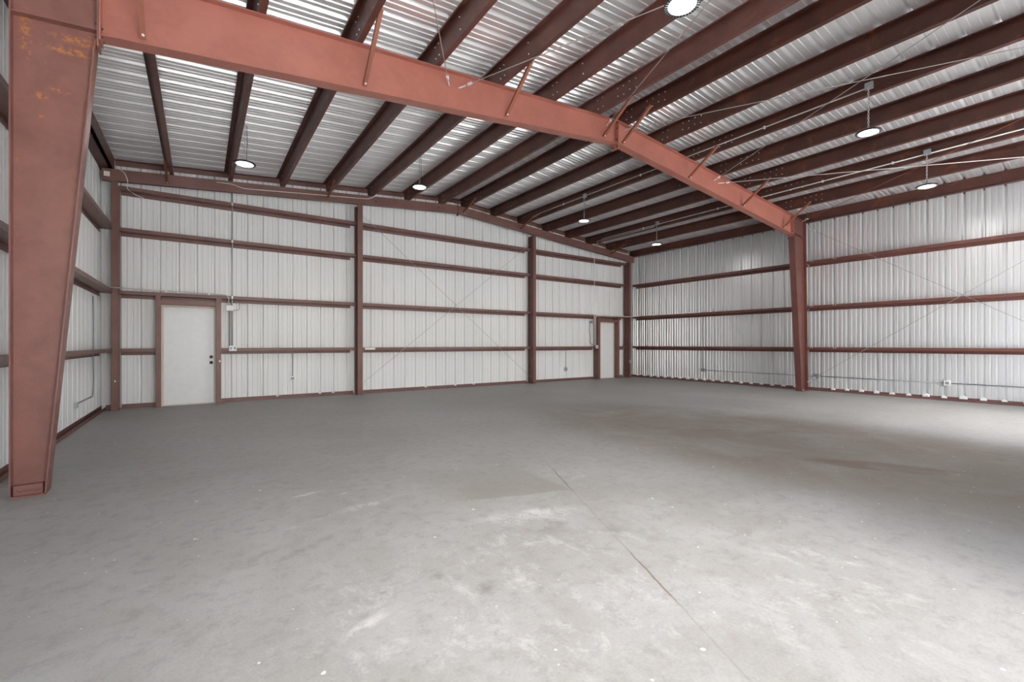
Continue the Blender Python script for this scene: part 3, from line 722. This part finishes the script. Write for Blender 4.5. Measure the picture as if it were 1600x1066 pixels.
# left wall
xl = XL + 0.0102
conduit([(xl, 10.62, 2.10), (xl, 10.66, 1.5), (xl + 0.005, 10.60, 1.0), (xl, 10.68, 0.62), (xl, 10.60, 0.36)], 'loose grey cable hanging down the left wall', 'greyemt', 0.009, 'cable', 'cable')
conduit([(xl + 0.002, 10.55, 0.345), (xl + 0.002, 9.30, 0.35)], 'short grey conduit low on the left wall', 'greyemt', 0.012)
# back wall drop cables
conduit([(1.77, YB - 0.012, 1.03), (1.775, YB - 0.01, 0.8), (1.765, YB - 0.012, 0.52)], 'thin grey cable dropping from the girt to the left bay outlet', 'greyemt', 0.007, 'cable', 'cable')
conduit([(10.27, YB - 0.012, 1.03), (10.275, YB - 0.01, 0.8), (10.265, YB - 0.012, 0.46)], 'thin grey cable dropping from the girt to the right bay outlet', 'greyemt', 0.007, 'cable', 'cable')
conduit([(11.42, YB - 0.014, 1.98), (11.38, YB - 0.012, 1.75), (11.44, YB - 0.014, 1.5), (11.40, YB - 0.012, 1.3), (11.50, 11.40, 1.22)], 'crinkled grey cable hanging left of the right door', 'greyemt', 0.010, 'cable', 'cable')

def wallbox(c, w, h, dpt, axis, label, name='outlet_box', mat='plastic', gang=1, cat='electrical box', rec=True):
    """box whose face looks along -y (axis 'y'), +x or -x"""
    x, y, z = c
    if axis == 'y': dims = (x - w / 2, x + w / 2, y - dpt, y, z - h / 2, z + h / 2)
    elif axis == '-x': dims = (x - dpt, x, y - w / 2, y + w / 2, z - h / 2, z + h / 2)
    else: dims = (x, x + dpt, y - w / 2, y + w / 2, z - h / 2, z + h / 2)
    o = tag(MB().box(*dims).build(name, mat, bevel=0.004), label, cat)
    if rec:
        for k in range(gang):
            off = (k - (gang - 1) / 2) * w / gang
            s = w / gang * 0.28
            mb = MB()
            if axis == 'y': mb.box(x + off - s, x + off + s, y - dpt - 0.004, y - dpt, z - h * 0.26, z + h * 0.26)
            elif axis == '-x': mb.box(x - dpt - 0.004, x - dpt, y + off - s, y + off + s, z - h * 0.26, z + h * 0.26)
            else: mb.box(x + dpt, x + dpt + 0.004, y + off - s, y + off + s, z - h * 0.26, z + h * 0.26)
            mb.build('switch' if 'switch' in name else 'socket', 'greyemt' if 'switch' not in name else 'foam', o)
    return o
wallbox((0.52, GD - 0.004, 2.025), 0.135, 0.115, 0.055, 'y', 'white triple switch box beside the upper right corner of the left door', 'switch_box', gang=3)
wallbox((0.575, GD - 0.001, 1.165), 0.135, 0.115, 0.055, 'y', 'white double outlet box on the girt right of the left door', gang=2)
wallbox((1.765, YB - 0.001, 0.455), 0.115, 0.115, 0.045, 'y', 'white outlet box low on the left bay of the back wall')
wallbox((10.26, YB - 0.001, 0.395), 0.12, 0.12, 0.045, 'y', 'pale outlet box low on the right bay of the back wall', mat='box')
wallbox((11.46, YB - 0.001, 2.04), 0.13, 0.10, 0.05, 'y', 'grey metal box left of the right door near its top', mat='box', rec=False)
wallbox((11.50, 11.248, 1.155), 0.095, 0.11, 0.05, 'y', 'white outlet box at the left post of the right door')
wallbox((13.155, YA, 0.60), 0.06, 0.115, 0.04, 'y', 'small grey box on the right corner column', mat='box', rec=False)
wallbox((XR - 0.0005, 8.49, 0.395), 0.12, 0.12, 0.05, '-x', 'grey outlet box low on the right wall beyond the frame column', mat='box')
wallbox((XR - 0.0005, 5.16, 0.395), 0.10, 0.11, 0.05, '-x', 'grey outlet box low on the right wall hugging the frame column', mat='box')
wallbox((XR - 0.0005, 2.60, 0.39), 0.11, 0.115, 0.055, '-x', 'pale outlet box low on the right wall near the photo edge', mat='plastic')
wallbox((XL + 0.0005, 9.26, 0.335), 0.06, 0.08, 0.04, 'x', 'grey outlet box low on the left wall', mat='box')
# stickers
tag(MB().box(3.39, 3.65, GD - 0.003, GD + 0.0004, 1.112, 1.163).build('label_sticker', 'card'), 'white paper sticker on the lowest girt right of the first column', 'sticker')
tag(MB().box(-1.47, -1.385, YA - 0.003, YA + 0.0002, 4.395, 4.485).build('label_card', 'card'), 'white square card on the left end of the end rafter', 'card')
tag(MB().box(0.325, 0.352, 11.247, 11.2503, 0.875, 0.915).build('strike_sticker', 'card'), 'tiny white sticker on the post right of the left door', 'sticker')
tag(MB().box(-1.322, -1.300, YA - 0.003, YA + 0.0002, 0.545, 0.570).build('small_sticker', 'card'), 'tiny white sticker low on the left corner column', 'sticker')

# ------------------------------------------------------------------ foam closure plugs at the rib bottoms
def plug(p, axis, s, label, group):
    x, y, z = p
    rnd = random.Random(int(1000 * (x + y)))
    mb = MB()
    prof = [(-0.5, 0), (0.5, 0), (0.46, 0.35), (0.2 + rnd.uniform(-.1, .1), 0.62), (-0.15, 0.58), (-0.42, 0.3)]
    if axis == 'x': mb.prism([(u * s, v * s) for u, v in prof], lambda u, v, w: (x - w, y + u, z + v), 0.0, 0.05)
    else: mb.prism([(u * s, v * s) for u, v in prof], lambda u, v, w: (x + u, y - w, z + v), 0.0, 0.05)
    return tag(mb.build('foam_plug', 'foam', bevel=0.006), label, 'foam plug', group)
NUM = ORD + ['eighth', 'ninth', 'tenth', 'eleventh', 'twelfth', 'thirteenth', 'fourteenth', 'fifteenth', 'sixteenth', 'seventeenth', 'eighteenth', 'nineteenth', 'twentieth', 'twenty-first']
k = 0; y = PH_R - PITCH
while y > 1.4:
    plug((XR - 0.010, y, 0.056 + random.uniform(-.010, .006)), 'x', random.uniform(0.085, 0.13), 'white foam plug at the foot of the right wall, %s right of the frame column' % NUM[k], 'foam plugs along the right wall'); y -= PITCH; k += 1
k = 0; y = PH_R + PITCH * 2
while y < 11.2:
    plug((XR - 0.010, y, 0.056 + random.uniform(-.010, .006)), 'x', random.uniform(0.085, 0.12), 'white foam plug at the foot of the right wall, %s left of the frame column' % NUM[k], 'foam plugs along the right wall'); y += PITCH; k += 1
for i, x in enumerate((1.45, 2.36, 2.66, 5.105, 6.02, 6.63)):
    plug((PH_B + PITCH * round((x - PH_B) / PITCH), YB - 0.005, 0.06), 'y', 0.055, 'tiny white foam bit at the back wall foot, %s from the left door' % NUM[i], 'foam bits along the back wall')

# ------------------------------------------------------------------ daylight
w = bpy.data.worlds.new('sky'); S.world = w; w.use_nodes = True
n = w.node_tree; bg = n.nodes['Background']
sky = n.nodes.new('ShaderNodeTexSky'); sky.sky_type = 'NISHITA'; sky.sun_disc = False
sky.sun_elevation = math.radians(42); sky.sun_rotation = math.radians(190); sky.air_density = 1.0; sky.dust_density = 2.0
hs = n.nodes.new('ShaderNodeHueSaturation'); hs.inputs['Saturation'].default_value = 0.42
n.links.new(sky.outputs[0], hs.inputs['Color']); n.links.new(hs.outputs[0], bg.inputs['Color'])
bg.inputs['Strength'].default_value = 0.49
sun = bpy.data.lights.new('sun', 'SUN'); sun.energy = 17.0; sun.angle = math.radians(2); sun.color = (1.0, 1.0, 1.0)
so = bpy.data.objects.new('sun', sun); COL.objects.link(so)
d = Vector((0.05, 0.25, -0.97)); so.rotation_euler = d.to_track_quat('-Z', 'Y').to_euler(); so.location = (2, -20, 20)
# light portals in the two open doorways: they emit nothing, they only tell the renderer where the sky comes in
for i, (a, b) in enumerate(DOORS):
    pl = bpy.data.lights.new('sky_portal', 'AREA'); pl.shape = 'RECTANGLE'; pl.size = b - a; pl.size_y = DH; pl.cycles.is_portal = True
    po = bpy.data.objects.new('sky_portal', pl); COL.objects.link(po)
    po.location = ((a + b) / 2, YF - 0.04, DH / 2); po.rotation_euler = (PI / 2, 0, 0)   # emits toward +y
    po.rotation_euler = Vector((0, 1, 0)).to_track_quat('-Z', 'Z').to_euler()

# ------------------------------------------------------------------ camera
cam = bpy.data.cameras.new('camera'); co = bpy.data.objects.new('camera', cam); COL.objects.link(co)
F, H = 697.77, 537.3
cam.sensor_fit = 'HORIZONTAL'; cam.sensor_width = 36.0; cam.lens = F / 1600 * 36
cam.shift_y = (H - 533.0) / 1600
cam.clip_start = 0.05; cam.clip_end = 300
co.location = (0, 0, 1.263); co.rotation_euler = (PI / 2, 0, -math.radians(34.931))
S.camera = co

for o in list(bpy.data.objects):
    if '_org' in o: del o['_org']
S.view_settings.view_transform = 'Standard'; S.view_settings.look = 'None'; S.view_settings.gamma = 1.0
S.view_settings.use_curve_mapping = False
S.view_settings.exposure = 0.97
cy = S.cycles
cy.use_denoising = True
cy.max_bounces = 10; cy.diffuse_bounces = 6; cy.glossy_bounces = 4
cy.sample_clamp_indirect = 4.0
cy.blur_glossy = 1.0
